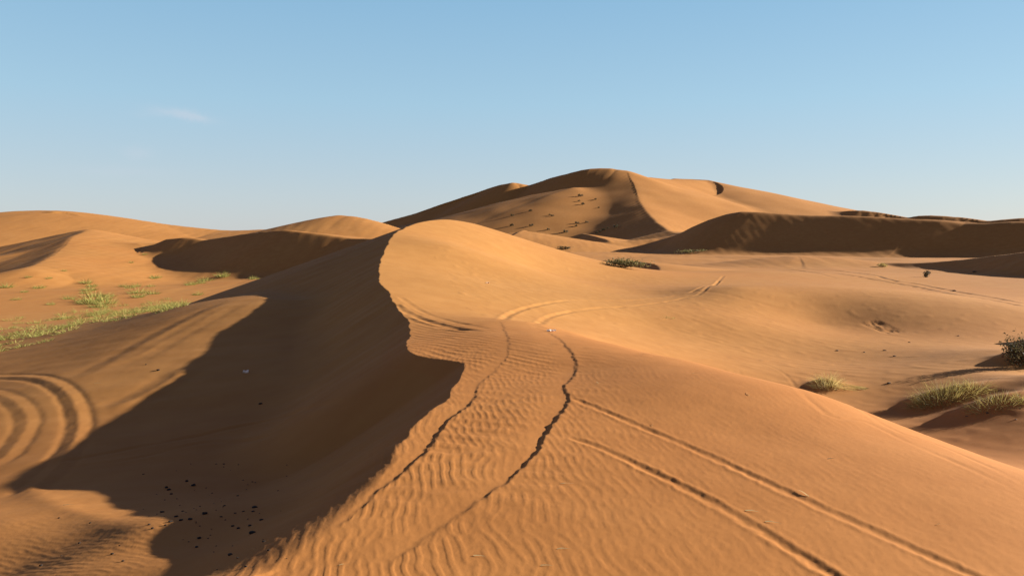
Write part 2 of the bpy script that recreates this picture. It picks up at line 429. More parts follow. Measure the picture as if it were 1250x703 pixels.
# wheel loops on the lee floor at left
ridge([(-60, 462), (0, 460), (45, 462), (78, 476), (93, 500), (95, 525), (82, 552), (62, 578), (42, 594), (34, 604)], .105, .014, .03, .05, .03, 1.1, 2.7)
ridge([(-60, 470), (0, 482), (24, 496), (33, 514), (24, 534), (6, 556), (-30, 580)], .105, .009, .05, .1, .03, 1.1, 2.7)
ridge([(34, 590), (48, 606), (80, 620), (120, 634), (150, 641), (180, 646), (196, 650)], .20, .018, .06, .12, .05, .2)
ridge([(128, 504), (160, 490), (190, 476), (212, 462), (232, 446)], .24, .024, .2, .2, .03, .5)
ridge([(95, 466), (150, 437), (200, 408), (245, 385), (290, 366)], .28, .02, .25, .2, .03, .7)
ridge([(140, 452), (195, 420), (240, 395), (300, 366)], .22, .016, .25, .25, .03, .7)
groove([(60, 566), (130, 553), (230, 534), (330, 513), (430, 497)], .10, .022, .3, .01, 3, .1, .2, 61, False)
groove([(80, 572), (160, 560), (260, 540), (360, 520)], .10, .018, .3, .01, 3, .1, .2, 62, False)

# slumped patch on the rise behind the valley
sp = hit([1047, 1086, 1066], [392, 398, 408])
cxs, cys = sp[:2, 0].mean(), sp[:2, 1].mean()
m = np.nonzero((np.abs(gx - cxs) < 2.2) & (np.abs(gy - cys) < 3.5))[0]
ax_ = (gx[m] - cxs) / (.5 * abs(sp[1, 0] - sp[0, 0]) + .05); ay_ = (gy[m] - (cys - .8)) / 1.3
env = (1 - sstep(.75, 1.1, np.abs(ax_))) * (1 - sstep(.7, 1.1, np.abs(ay_)))
gz[m] -= env * (.012 + .035 * np.abs(perlin(gx[m] * 5.0, gy[m] * .6, 71)) + .03 * perlin(gx[m] * 9.0, gy[m] * 2.0, 72))

# ripples: sums of many plane waves around one wavelength give the forks of wind ripples
def ripple_field(i, lam, ang, spread, n, seed, warp=.0, ws=.7):
    r = np.random.default_rng(seed)
    x, y = gx[i].astype(float), gy[i].astype(float)
    if warp:
        wx = warp * perlin(x * ws, y * ws, seed + 1); wy = warp * perlin(x * ws + 9, y * ws + 4, seed + 2)
        x, y = x + wx, y + wy
    out = np.zeros(len(i))
    for _ in range(n):
        a = R(ang) + r.normal(0, R(spread)); k = 2 * math.pi / (lam * (1 + r.normal(0, .15)))
        out += np.cos(k * (x * math.cos(a) + y * math.sin(a)) + r.uniform(0, 2 * math.pi))
    return (np.exp(1.25 * np.tanh(1.1 * out / math.sqrt(n / 2))) - 1.35) * .62

rr = np.hypot(gx, gy)
xcv = np.interp(gy, CRD[:, 1], CRD[:, 0])
t_right = gx - xcv
pat = perlin(gx * .55, gy * .55, 81) * .5 + perlin(gx * .16, gy * .16, 82) * .5
crown = (t_right > -.9) & (gy < 34) & (rr < 36) & (gx < 9)
i = np.nonzero(crown & (np.abs(np.arctan2(gx, gy)) < R(38)))[0]
fade_far = 1 - sstep(9.5, 19, rr[i])
edge = np.exp(-(np.maximum(t_right[i] - .2, 0) / 1.9) ** 2)
amp = (.0004 + .0012 * edge) * np.clip(1 + .9 * pat[i], .15, 2) * fade_far * sstep(-.75, -.1, t_right[i])
gz[i] += amp * ripple_damp[i] * ripple_field(i, .096, 6, 10, 34, 91, .11, .9)
# long cross wrinkles near the crest
gz[i] += .0045 * edge * fade_far * ripple_damp[i] * ripple_field(i, .36, 75, 24, 16, 93, .1, .6) * sstep(-.2, .3, t_right[i]) * sstep(5.5, 7.5, gy[i])
# broader ripples on the saddle by the hook
b = sstep(11.5, 14.5, gy[i]) * (1 - sstep(19, 25, gy[i])) * np.exp(-(np.maximum(t_right[i] - 1.3, 0) / 1.2) ** 2) * sstep(0, .15, t_right[i])
gz[i] += .0045 * b * ripple_damp[i] * ripple_field(i, .21, 40, 9, 20, 95, .05, .8)
# valley floor and lee floor: faint ripples
i = np.nonzero((t_right < -1.2) & (rr < 15) & (gy > 3) & (np.abs(np.arctan2(gx, gy)) < R(38)))[0]
gz[i] += .0017 * (1 - sstep(10, 14, rr[i])) * sstep(-1.4, -2.2, t_right[i]) * ripple_damp[i] * ripple_field(i, .10, 65, 12, 24, 97, .08, .8)
i = np.nonzero((t_right > 3) & (rr > 12) & (rr < 45))[0]
gz[i] += .004 * sstep(13, 17, rr[i]) * (1 - sstep(34, 45, rr[i])) * ripple_field(i, .62, 20, 14, 18, 99, .2, .3) * np.clip(.5 + pat[i], 0, 1)
# sand tongues on the lee slope, small unevenness everywhere, trampled specks
i = np.nonzero((t_right < -.3) & (rr < 60))[0]
gz[i] += .018 * perlin(gx[i] * .35 + gy[i] * .1, gy[i] * 1.3, 101) * sstep(-.3, -1.2, t_right[i])
i = np.nonzero(rr < 60)[0]
gz[i] += .005 * perlin(gx[i] * 1.1, gy[i] * 1.1, 103) * sstep(3, 8, rr[i]) + .002 * perlin(gx[i] * 3.7, gy[i] * 3.7, 104)
i = np.nonzero((rr > 14) & (rr < 60) & (t_right > 2.5))[0]
gz[i] += .02 * np.maximum(perlin(gx[i] * 1.9, gy[i] * 1.9, 105) - .25, 0)
i = np.nonzero((rr < 16) & (np.abs(np.arctan2(gx, gy)) < R(38)))[0]
gz[i] += (.0011 * perlin(gx[i] * 14., gy[i] * 14., 111) + .0007 * perlin(gx[i] * 31., gy[i] * 31., 112)) * (1 - sstep(9, 16, rr[i]))
# avalanche ribs on far slip faces
i = np.nonzero((rr > 85) & (rr < 330))[0]
gz[i] += .035 * perlin(gx[i] * .55, gy[i] * .12, 107) * sstep(85, 110, rr[i])


def surface_z(x, y):
    """Height of the finished mesh under a point (bilinear)."""
    r = math.hypot(x, y); th = math.atan2(x, y)
    i = min(max(np.searchsorted(RR, r) - 1, 0), len(RR) - 2); j = min(max(np.searchsorted(TH, th) - 1, 0), len(TH) - 2)
    fi = (r - RR[i]) / (RR[i + 1] - RR[i]); fj = (th - TH[j]) / (TH[j + 1] - TH[j])
    Z = gz.reshape(SH)
    return (Z[i, j] * (1 - fi) + Z[i + 1, j] * fi) * (1 - fj) + (Z[i, j + 1] * (1 - fi) + Z[i + 1, j + 1] * fi) * fj

# ------------------------------------------------------------------ materials
def new_mat(name):
    m = bpy.data.materials.new(name); m.use_nodes = True
    nt = m.node_tree
    return m, nt, nt.nodes['Principled BSDF']

def ramp(nt, stops):
    n = nt.nodes.new('ShaderNodeValToRGB')
    el = n.color_ramp.elements
    while len(el) < len(stops): el.new(.5)
    for e, (p, c) in zip(el, stops):
        e.position = p; e.color = (*c, 1)
    return n

def noise(nt, vec, scale, detail=3, rough=.5):
    n = nt.nodes.new('ShaderNodeTexNoise')
    n.inputs['Scale'].default_value = scale; n.inputs['Detail'].default_value = detail; n.inputs['Roughness'].default_value = rough
    nt.links.new(vec, n.inputs['Vector'])
    return n

def sand_material():
    m, nt, b = new_mat('desert_sand')
    L = nt.links
    tc = nt.nodes.new('ShaderNodeTexCoord'); vec = tc.outputs['Object']
    n1 = noise(nt, vec, .05, 4); n2 = noise(nt, vec, .9, 4); n3 = noise(nt, vec, 170, 2, .7)
    add = nt.nodes.new('ShaderNodeMath'); add.operation = 'ADD'
    L.new(n1.outputs['Fac'], add.inputs[0]); L.new(n2.outputs['Fac'], add.inputs[1])
    add2 = nt.nodes.new('ShaderNodeMath'); add2.operation = 'MULTIPLY_ADD'
    L.new(n3.outputs['Fac'], add2.inputs[0]); add2.inputs[1].default_value = .5; L.new(add.outputs[0], add2.inputs[2])
    mul = nt.nodes.new('ShaderNodeMath'); mul.operation = 'MULTIPLY'; mul.inputs[1].default_value = .4
    L.new(add2.outputs[0], mul.inputs[0])
    cr_ = ramp(nt, [(.30, SAND_A), (.52, SAND_B), (.70, SAND_C)])
    L.new(mul.outputs[0], cr_.inputs['Fac'])
    cr2 = ramp(nt, [(.30, (.325, .118, .028)), (.52, (.372, .143, .037)), (.70, (.415, .168, .048))])
    L.new(mul.outputs[0], cr2.inputs['Fac'])
    av = nt.nodes.new('ShaderNodeAttribute'); av.attribute_name = 'coarse'
    mm = nt.nodes.new('ShaderNodeMix'); mm.data_type = 'RGBA'
    L.new(av.outputs['Fac'], mm.inputs['Factor']); L.new(cr_.outputs['Color'], mm.inputs['A']); L.new(cr2.outputs['Color'], mm.inputs['B'])
    L.new(mm.outputs['Result'], b.inputs['Base Color'])
    b.inputs['Roughness'].default_value = .95
    b.inputs['Specular IOR Level'].default_value = .1
    bp = nt.nodes.new('ShaderNodeBump'); bp.inputs['Strength'].default_value = .35; bp.inputs['Distance'].default_value = .004
    n4 = noise(nt, vec, 60, 4, .75)
    L.new(n4.outputs['Fac'], bp.inputs['Height'])
    L.new(bp.outputs['Normal'], b.inputs['Normal'])
    return m
SAND_A, SAND_B, SAND_C = (.315, .134, .034), (.362, .163, .044), (.405, .19, .057)
M_SAND = sand_material()

# ------------------------------------------------------------------ build terrain objects
LAND = {'plain': ('ground', 'flat rippled sand floor lying between the dunes'),
        'near': ('dune', 'tracked sand dune in the foreground with a sharp curved crest and a dark shaded side'),
        'left_sky': ('dune', 'smooth orange dune on the far left skyline'),
        'left_wedge': ('dune', 'small orange dune with a dark triangular slip face at far left'),
        'left_mid': ('dune', 'low dune at left with a wavy crest and brown ribbed slip face'),
        'left_small': ('dune', 'small pale humped dune on the skyline left of the near crest'),
        'big': ('dune', 'tallest star dune rising in the distance with a bright right flank'),
        'dark': ('dune', 'long dune at right whose whole facing slope is dark'),
        'far_right': ('dune', 'low distant dunes along the right skyline'),
        'rim': ('dune', 'low sand rim in front of the dark right dune'),
        'mid': ('dune', 'long low tan ridge at the foot of the tallest dune'),
        'hollow': ('dune', 'small wind-scooped hollow with a dark lip behind the near dune')}
def struct(o, label=None):
    o['kind'] = 'structure'
    if label: o['label'] = label

# coarse, redder grains collect where the sand ripples; fine pale sand lies on the smooth windward humps
coarse = .35 + .25 * perlin(gx / 9.0, gy / 9.0, 121) * (rr < 200)
coarse = coarse + .55 * np.where(t_right > -.5, 1, .6) * (1 - sstep(17, 26, rr)) * (gy > 0)
hump = np.exp(-((gx + 2.5) / 9) ** 2 - ((gy - 42) / 18) ** 2)
coarse = np.clip(coarse - .5 * hump, 0, 1)
def build_terrain():
    nr, nc = SH
    lab = glab.reshape(SH)
    co3 = np.column_stack([gx, gy, gz]).astype(F32)
    ii, jj = np.meshgrid(np.arange(nr - 1), np.arange(nc - 1), indexing='ij')
    v0 = (ii * nc + jj).ravel()
    quads = np.column_stack([v0, v0 + nc, v0 + nc + 1, v0 + 1]).astype(np.int32)
    fl = lab[:-1, :-1].ravel()
    for k, idn in enumerate(IDS):
        q = quads[fl == k]
        if len(q) == 0: continue
        used = np.zeros(len(co3), bool); used[q.ravel()] = True
        remap = np.cumsum(used) - 1
        vv = co3[used]; qq = remap[q].astype(np.int32)
        me = bpy.data.meshes.new(LAND[idn][0])
        me.vertices.add(len(vv)); me.vertices.foreach_set('co', vv.ravel())
        me.loops.add(qq.size); me.loops.foreach_set('vertex_index', qq.ravel())
        me.polygons.add(len(qq))
        me.polygons.foreach_set('loop_start', np.arange(0, qq.size, 4, dtype=np.int32))
        me.polygons.foreach_set('loop_total', np.full(len(qq), 4, np.int32))
        me.polygons.foreach_set('use_smooth', np.ones(len(qq), bool))
        me.update(calc_edges=True)
        at = me.attributes.new('coarse', 'FLOAT', 'POINT'); at.data.foreach_set('value', coarse[used].astype(F32))
        me.materials.append(M_SAND)
        o = bpy.data.objects.new(LAND[idn][0], me); C.objects.link(o)
        struct(o, LAND[idn][1])
build_terrain()


# ------------------------------------------------------------------ plants, stones, litter
def tag(o, label, cat, group=None, kind=None):
    o['label'] = label; o['category'] = cat
    if group: o['group'] = group
    if kind: o['kind'] = kind
    return o

def leaf_material(name, cols, rough=.7):
    m, nt, b = new_mat(name)
    g = nt.nodes.new('ShaderNodeNewGeometry')
    r_ = ramp(nt, [(k / (len(cols) - 1), c) for k, c in enumerate(cols)])
    nt.links.new(g.outputs['Random Per Island'], r_.inputs['Fac'])
    nt.links.new(r_.outputs['Color'], b.inputs['Base Color'])
    b.inputs['Roughness'].default_value = rough; b.inputs['Specular IOR Level'].default_value = .2
    tr = nt.nodes.new('ShaderNodeBsdfTranslucent'); nt.links.new(r_.outputs['Color'], tr.inputs['Color'])
    ms = nt.nodes.new('ShaderNodeMixShader'); ms.inputs[0].default_value = .4
    nt.links.new(b.outputs[0], ms.inputs[1]); nt.links.new(tr.outputs[0], ms.inputs[2])
    nt.links.new(ms.outputs[0], nt.nodes['Material Output'].inputs['Surface'])
    return m
M_STRAW = leaf_material('straw_grass', [(.26, .17, .06), (.52, .37, .14), (.42, .31, .10), (.58, .44, .19), (.30, .25, .07)])
M_GREEN = leaf_material('green_grass', [(.17, .14, .04), (.36, .27, .08), (.48, .35, .12), (.21, .19, .05), (.46, .34, .13)])
M_OLIVE = leaf_material('olive_scrub', [(.07, .06, .02), (.14, .12, .04), (.22, .17, .07), (.10, .09, .03)])
M_MEADOW = leaf_material('valley_grass', [(.13, .14, .03), (.27, .25, .06), (.38, .30, .085), (.19, .20, .04), (.44, .35, .12)])
M_DARKB = leaf_material('dark_scrub', [(.03, .022, .012), (.07, .05, .025), (.05, .05, .02), (.10, .07, .035)])
M_DEADW = leaf_material('dead_twigs', [(.06, .035, .02), (.12, .075, .04), (.045, .03, .018)])

def blades_mesh(name, mat, specs):
    """specs: (base xyz, length, direction xyz, droop, width)"""
    vs, fs = [], []
    for (b, ln, d, droop, wd) in specs:
        d = np.array(d, float); d /= np.linalg.norm(d)
        sd_ = np.cross(d, [random.uniform(-1, 1), random.uniform(-1, 1), .2]); sd_ /= max(np.linalg.norm(sd_), 1e-6)
        p = np.array(b, float); n0 = len(vs); dd = d.copy()
        for k in range(5):
            w = wd * (1 - .22 * k)
            if k < 4:
                vs.append(p - sd_ * w / 2); vs.append(p + sd_ * w / 2)
            else:
                vs.append(p)
            dd = dd + np.array([0, 0, -droop / 4]); dd /= np.linalg.norm(dd)
            p = p + dd * ln / 4
        for k in range(3): fs.append((n0 + 2 * k, n0 + 2 * k + 1, n0 + 2 * k + 3, n0 + 2 * k + 2))
        fs.append((n0 + 6, n0 + 7, n0 + 8))
    me = bpy.data.meshes.new(name)
    me.from_pydata([tuple(v) for v in vs], [], fs); me.materials.append(mat)
    return me

def tuft_specs(n, sx, sy, h, spread=.8, width=.008, droop=.6, lean=(-.12, 0), c=(0, 0), zf=None):
    out = []
    for _ in range(n):
        a = random.uniform(0, 2 * math.pi); r = math.sqrt(random.random())
        x, y = math.cos(a) * r * sx, math.sin(a) * r * sy
        k = spread * (.25 + r)
        d = (math.cos(a) * k + random.gauss(0, .28) + lean[0], math.sin(a) * k + random.gauss(0, .28) + lean[1], 1.0)
        z = zf(c[0] + x, c[1] + y) if zf else 0
        out.append(((c[0] + x, c[1] + y, z - .02), h * random.uniform(.45, 1.1) * (1.1 - .4 * r), d, droop * random.uniform(.4, 1.6), width * random.uniform(.6, 1.3)))
    return out

def put(name, me, loc, label, cat, group=None):
    o = bpy.data.objects.new(name, me); C.objects.link(o); o.location = loc
    return tag(o, label, cat, group)

def ground_hit(u, v, dmax=640.0):
    p = hit([u], [v], dmax=dmax)[0]
    return p[0], p[1], surface_z(p[0], p[1])

def local(x0, y0):
    z0 = surface_z(x0, y0)
    return lambda x, y: surface_z(x0 + x, y0 + y) - z0

def rooted(specs_list):
    out = []
    for sp_ in specs_list: out += sp_
    return out

# large tussock at right, with a straw skirt
x, y, z = ground_hit(1165, 488)
zf = local(x, y + .2)
sp_ = tuft_specs(700, .85, .38, .5, .9, .010, .8, (-.12, 0), (0, .0), zf) + tuft_specs(320, .45, .3, .68, .7, .009, .5, (-.1, 0), (-.25, .05), zf) + tuft_specs(220, .4, .3, .45, .9, .009, .8, (.1, 0), (.6, .05), zf)
big_t = put('grass_tussock', blades_mesh('grass_tussock', M_GREEN, sp_), (x, y + .2, z), 'large yellow green grass tussock on the valley sand right of the small straw one', 'grass tussock', 'grass tussocks in the right valley')
dead = []
for _ in range(60):
    a = random.uniform(0, 6.28)
    dead.append(((random.uniform(-.9, .9), random.uniform(-.5, .1), .02), random.uniform(.25, .5), (math.cos(a), math.sin(a) * .6 - .3, .25), .5, .008))
dead = [((b[0], b[1], zf(b[0], b[1]) + .01), l, d, dr, w) for (b, l, d, dr, w) in dead]
dm = bpy.data.objects.new('dead_straw', blades_mesh('dead_straw', M_STRAW, dead)); C.objects.link(dm); dm.parent = big_t

x, y, z = ground_hit(1222, 494)
zf = local(x, y + .1)
sp_ = tuft_specs(420, .6, .3, .36, .9, .010, .8, (.1, 0), (0, 0), zf) + tuft_specs(220, .3, .25, .30, .9, .010, .8, (.2, -.1), (.55, -.1), zf)
put('grass_tussock', blades_mesh('grass_tussock', M_GREEN, sp_), (x, y + .1, z), 'low spreading grass tussock at the right picture edge beside the large one', 'grass tussock', 'grass tussocks in the right valley')

x, y, z = ground_hit(1010, 470)
zf = local(x, y)
sp_ = tuft_specs(340, .34, .24, .52, .8, .009, .8, (-.1, 0), (0, 0), zf) + tuft_specs(90, .14, .12, .5, .5, .008, .4, (0, 0), (.03, 0), zf)
for _ in range(70):
    b = (random.uniform(.1, .8), random.uniform(-.25, .1))
    sp_.append(((b[0], b[1], zf(*b) + .015), random.uniform(.3, .6), (1, random.uniform(-.5, .1), .18), .5, .008))
put('grass_tussock', blades_mesh('grass_tussock', M_STRAW, sp_), (x, y, z), 'small straw coloured tussock on the brow edge, left of the large green one', 'grass tussock', 'grass tussocks in the right valley')

def scrub_mesh(name, mat, n, rx, ry, h, leaf, twigs=60, tw=.02):
    """Low desert bush: crooked twigs and small leaf faces in uneven clumps."""
    vs, fs = [], []
    cl = [(random.gauss(0, .45) * rx, random.gauss(0, .45) * ry, h * random.uniform(.25, .8), random.uniform(.25, .5)) for _ in range(9)]
    for _ in range(n):
        cx, cy, cz, cs = random.choice(cl)
        p = np.array([cx + random.gauss(0, cs * rx * .6), cy + random.gauss(0, cs * ry * .6), max(.02, cz + random.gauss(0, cs * h * .5))])
        a = np.random.default_rng(random.randrange(1 << 30)).normal(size=3); a /= np.linalg.norm(a)
        b = np.cross(a, [random.gauss(0, 1), random.gauss(0, 1), .5]); b /= max(np.linalg.norm(b), 1e-6)
        L_ = leaf * random.uniform(.6, 1.5)
        k = len(vs); vs += [p - a * L_, p + b * L_ * .35, p + a * L_, p - b * L_ * .35]; fs.append((k, k + 1, k + 2, k + 3))
    me = bpy.data.meshes.new(name); me.from_pydata([tuple(v) for v in vs], [], fs); me.materials.append(mat)
    return me

def twig_mesh(n, rx, ry, h, tw):
    sp2 = []
    for _ in range(n):
        a = random.uniform(0, 6.28); r = random.random()
        sp2.append(((math.cos(a) * rx * .3 * r, math.sin(a) * ry * .3 * r, -.03), h * random.uniform(.6, 1.3), (math.cos(a) * rx / h * r * 1.2, math.sin(a) * ry / h * r, 1), random.uniform(-.2, .5), tw))
    return blades_mesh('twigs', M_DEADW, sp2)

def bush(u, v, rx, ry, h, n, leaf, mat, label, group=None, dy=0.0, tw=.02, name='shrub'):
    x, y, z = ground_hit(u, v); y += dy; z = surface_z(x, y)
    o = put(name, scrub_mesh('foliage', mat, n, rx, ry, h, leaf), (x, y, z), label, 'shrub', group)
    t = bpy.data.objects.new('twigs', twig_mesh(40, rx, ry, h, tw)); C.objects.link(t); t.parent = o
    return o
bush(1262, 453, .6, .45, .75, 2200, .035, M_DARKB, 'dark twiggy shrub on a sand hump at the right edge casting long shadows', dy=.3)
bush(757, 326, 1.8, .7, .55, 800, .10, M_OLIVE, 'wide olive green shrub lying in the dark hollow behind the near dune', tw=.04)
bush(1130, 338.5, .45, .4, .6, 300, .07, M_DARKB, 'small round dark shrub alone on the pale valley floor at right', tw=.03)
bush(1078, 326, .8, .5, .5, 320, .08, M_GREEN, 'small green shrub against the dark dune, left of the round dark one', tw=.03)
bush(843, 308.5, 4.5, 1.8, .8, 420, .2, M_OLIVE, 'long low patch of scrub at the foot of the dark dune', tw=.06)
bush(690, 304, 2.2, 1.2, .8, 250, .2, M_DARKB, 'lone dark scrub patch on the tan flat below the tallest dune', tw=.06)
x, y, z = ground_hit(815, 388)
put('grass_tuft', blades_mesh('grass_tuft', M_GREEN, tuft_specs(45, .3, .12, .22, .9, .012, .6)), (x, y, z), 'tiny green sprig alone on the smooth sand right of the hump tracks', 'grass tuft')

# scrub dots on the tallest dune
proto = None
lbl = 'small dark shrub dotted on the brown face of the tallest dune'
for (u, v) in [(708, 240), (707, 246), (711, 250), (727, 244), (731, 254), (674, 264), (669, 281), (704, 273), (703, 276.5), (732, 283), (737, 281), (752, 278),
               (625, 264), (648, 258), (625, 276), (649, 276), (671, 263), (716, 272), (690, 284), (742, 279), (728, 285)]:
    x, y, z = ground_hit(u, v)
    if proto is None:
        proto = put('shrub', scrub_mesh('shrub', M_DARKB, 260, 1.1, .9, 1.3, .22), (x, y, z), lbl, 'shrub', 'shrubs on the face of the tallest dune'); o = proto
    else:
        o = proto.copy(); C.objects.link(o); o.location = (x, y, z)
    k = random.uniform(.4, .95); o.scale = (k * random.uniform(.8, 1.6), k, k); o.rotation_euler = (0, 0, random.uniform(0, 6.28))

# tufts on the far slope at left
far_me = [blades_mesh('grass_tuft', M_MEADOW, tuft_specs(120, .55, .35, .75, .8, .03, .6)) for _ in range(3)]
grp = 'grass tufts on the left valley slope'
for k, (u, v, sc_) in enumerate([(7, 351, 1.2), (48, 352, 1.0), (30, 357, .6), (84, 365, .9), (105, 346, 1.2), (112, 350, 1.0), (109, 355, 1.3), (104, 358, .9), (116, 362, 1.2), (113, 368, 2.0), (107, 371, 1.3),
                               (127, 371, 1.6), (121, 375, 1.2), (133, 362, .9), (128, 366, 1.0), (152, 350, .9), (158, 352, .8), (166, 350, 1.0), (169, 358, 1.4), (169, 363, 1.2), (187, 340, .9), (191, 339, 1.0), (184, 350, .7), (187, 359, .9),
                               (232, 348, 1.1), (238, 347, .9), (246, 346, 1.0), (251, 343, 1.4), (271, 338, 1.6), (275, 337, 1.0), (290, 350, 1.2), (310, 341, 1.0), (242, 360, .8), (268, 359, 1.6), (177, 311, .7), (160, 321, .6), (60, 340, .6), (35, 339, .6), (78, 331, .5), (20, 366, .6), (62, 372, .6)]):
    x, y, z = ground_hit(u, v)
    if y < 58: continue
    o = bpy.data.objects.new('grass_tuft', far_me[k % 3]); C.objects.link(o); o.location = (x, y, z)
    g = sc_ * 1.25; o.scale = (g, g, g * .9); o.rotation_euler = (0, 0, random.uniform(0, 6.28))
    if sc_ >= 2.0: tag(o, 'largest green tuft above the grass band on the left valley slope', 'grass tuft', grp)
    else: tag(o, 'small yellow tuft scattered on the left valley slope above the grass band', 'grass tuft', grp)

# grass band along the valley trough at left: one mass of uncounted blades
sp_ = []
cent = []
for _ in range(165):
    u = random.uniform(-45, 232)
    base = np.interp(u, [-45, 0, 30, 60, 100, 130, 180, 232], [418, 412, 405, 399, 389, 384, 378, 370])
    v = base + random.gauss(0, np.interp(u, [0, 60, 130, 230], [9, 7, 4, 2.5]))
    cent.append((u, v))
hp = hit([c[0] for c in cent], [c[1] for c in cent], dmax=200, n=500)
for (x, y, z) in hp:
    if y > 115 or y < 22: continue
    s_ = random.uniform(.5, 1.25) * np.clip(y / 55, .6, 1.2)
    for (b, l, d, dr, w) in tuft_specs(48, .6 * s_, .5 * s_, .62 * s_, .8, .026, .7, (-.1, 0), (x, y), None):
        sp_.append(((b[0], b[1], surface_z(b[0], b[1]) - .02), l, d, dr, w))
gm = bpy.data.objects.new('grass', blades_mesh('grass', M_MEADOW, sp_)); C.objects.link(gm)
tag(gm, 'band of yellow green grass along the valley trough at far left', 'grass', None, 'stuff')

# dark pebbles on the shaded lee floor
def stone_mesh(name, mat, sd):
    import bmesh
    bm = bmesh.new(); bmesh.ops.create_icosphere(bm, subdivisions=2, radius=1.0)
    for v in bm.verts:
        q = v.co
        n_ = perlin(np.array([q.x * 1.3 + sd]), np.array([q.y * 1.3 + q.z * 1.7]), sd)[0]
        v.co = q * (1 + .35 * n_); v.co.z *= .62
    me = bpy.data.meshes.new(name); bm.to_mesh(me); bm.free()
    for p in me.polygons: p.use_smooth = True
    me.materials.append(mat)
    return me
def plain_mat(name, a, b2, scale, rough=.85):
    m, nt, b = new_mat(name)
    tc = nt.nodes.new('ShaderNodeTexCoord'); n_ = noise(nt, tc.outputs['Object'], scale, 4)
    r_ = ramp(nt, [(.35, a), (.65, b2)]); nt.links.new(n_.outputs['Fac'], r_.inputs['Fac']); nt.links.new(r_.outputs['Color'], b.inputs['Base Color'])
    b.inputs['Roughness'].default_value = rough; b.inputs['Specular IOR Level'].default_value = .15
    return m
M_PEB = plain_mat('dark_pebble', (.012, .009, .007), (.03, .02, .015), 2)
pebs = [stone_mesh('pebble', M_PEB, k) for k in range(4)]
big_p = [(203, 595, 2), (206, 597, 2), (228, 588, 2), (236, 593, 2.4), (209, 603, 1.6), (198, 626, 2), (215, 631, 2), (208, 637, 2), (221, 635, 2), (232, 634, 2.2), (250, 628, 2.8), (244, 642, 1), (202, 641, 1.6), (223, 625, 1.3),
         (243, 656, 2.2), (240, 666, 2.2), (281, 677, 2.8), (290, 681, 1.6), (284, 642, 1.8), (291, 645, 1.8), (308, 649, 3), (305, 642, 1.8), (311, 620, 2.6), (309, 625, 1.6), (297, 625, 1.3), (319, 635, 2), (274, 618, 1.2), (290, 605, 1.2),
         (322, 661, 1.8), (328, 672, 1.6), (300, 692, 1.5), (270, 631, 1.3), (287, 627, 1.2), (264, 665, 1), (261, 674, 1), (254, 656, 1), (186, 645, 2), (182, 641, 1.6), (318, 493, 1.6), (193, 452, 1.8), (178, 445, 1.2), (50, 690, 2), (97, 662, 1.8), (137, 675, 1.8), (150, 685, 1.8), (75, 678, 1), (146, 665, 1), (72, 632, 1.2), (110, 640, 1.2)]
for _ in range(55):
    big_p.append((min(max(random.gauss(255, 45), 175), 350), min(max(random.gauss(618, 30), 566), 695), random.uniform(.5, 1.1)))
hp = hit([p[0] for p in big_p], [p[1] for p in big_p], dmax=60, n=500)
for k, ((x, y, z), (u, v, s_)) in enumerate(zip(hp, big_p)):
    o = bpy.data.objects.new('pebble', pebs[k % 4]); C.objects.link(o)
    r_ = .0100 * s_ * y / 9.0
    o.location = (x, y, surface_z(x, y) + r_ * .3); o.scale = (r_ * random.uniform(.8, 1.5), r_ * random.uniform(.8, 1.2), r_ * random.uniform(.7, 1)); o.rotation_euler = (0, 0, random.uniform(0, 6.28))
    tag(o, 'small dark pebble scattered on the sand below the shaded slope of the near dune', 'pebble', 'dark pebbles below the near dune')

# stones in the right valley
M_STONE = plain_mat('valley_stone', (.05, .035, .025), (.16, .10, .06), 2)
st = [stone_mesh('stone', M_STONE, 11 + k) for k in range(3)]
sts = [(1022, 428, 2), (1080, 428, 2), (1092, 435, 2), (1085, 468, 3), (1170, 410, 1.5), (1205, 504, 2), (1180, 508, 1.6), (1110, 418, 1.4), (1055, 430, 1.5), (1240, 512, 1.6), (1165, 355, 2.5), (1190, 332, 2.5)]
for k, (u, v, s_) in enumerate(sts):
    x, y, z = ground_hit(u, v)
    o = bpy.data.objects.new('stone', st[k % 3]); C.objects.link(o)
    r_ = .0008 * s_ * y
    o.location = (x, y, z + r_ * .25); o.scale = (r_ * 1.4, r_, r_ * .8); o.rotation_euler = (0, 0, random.uniform(0, 6.28))
    tag(o, 'small brown stone on the sandy valley floor near the grass tussocks', 'stone', 'stones in the right valley')

# straws blown over the rippled crown
M_PALE = leaf_material('bleached_straw', [(.55, .42, .24), (.45, .33, .16), (.65, .52, .33)])
straws = [(845, 456, .12), (914, 483, .16), (684, 590, .10), (680, 670, .10), (910, 623, .14), (987, 607, .16), (934, 637, .12), (578, 678, .08), (412, 690, .08), (796, 520, .1), (115, 468, .3), (77, 618, .16), (1142, 640, .1), (730, 468, .14), (660, 690, .07), (1010, 560, .1)]
for k, (u, v, L_) in enumerate(straws):
    x, y, z = ground_hit(u, v)
    a = random.uniform(-.5, .5) + (1.4 if k % 4 == 1 else 0)
    pts = []
    me = blades_mesh('straw', M_PALE, [((0, 0, .004), L_ * random.uniform(.8, 1.3), (math.cos(a), math.sin(a), .25), .35, .007), ((.01, .004, .004), L_ * .5, (math.cos(a + .5), math.sin(a + .5), .2), .3, .005)])
    put('straw', me, (x, y, z), 'pale dry straw lying loose on the open sand of the near dune', 'straw', 'straws on the near dune')

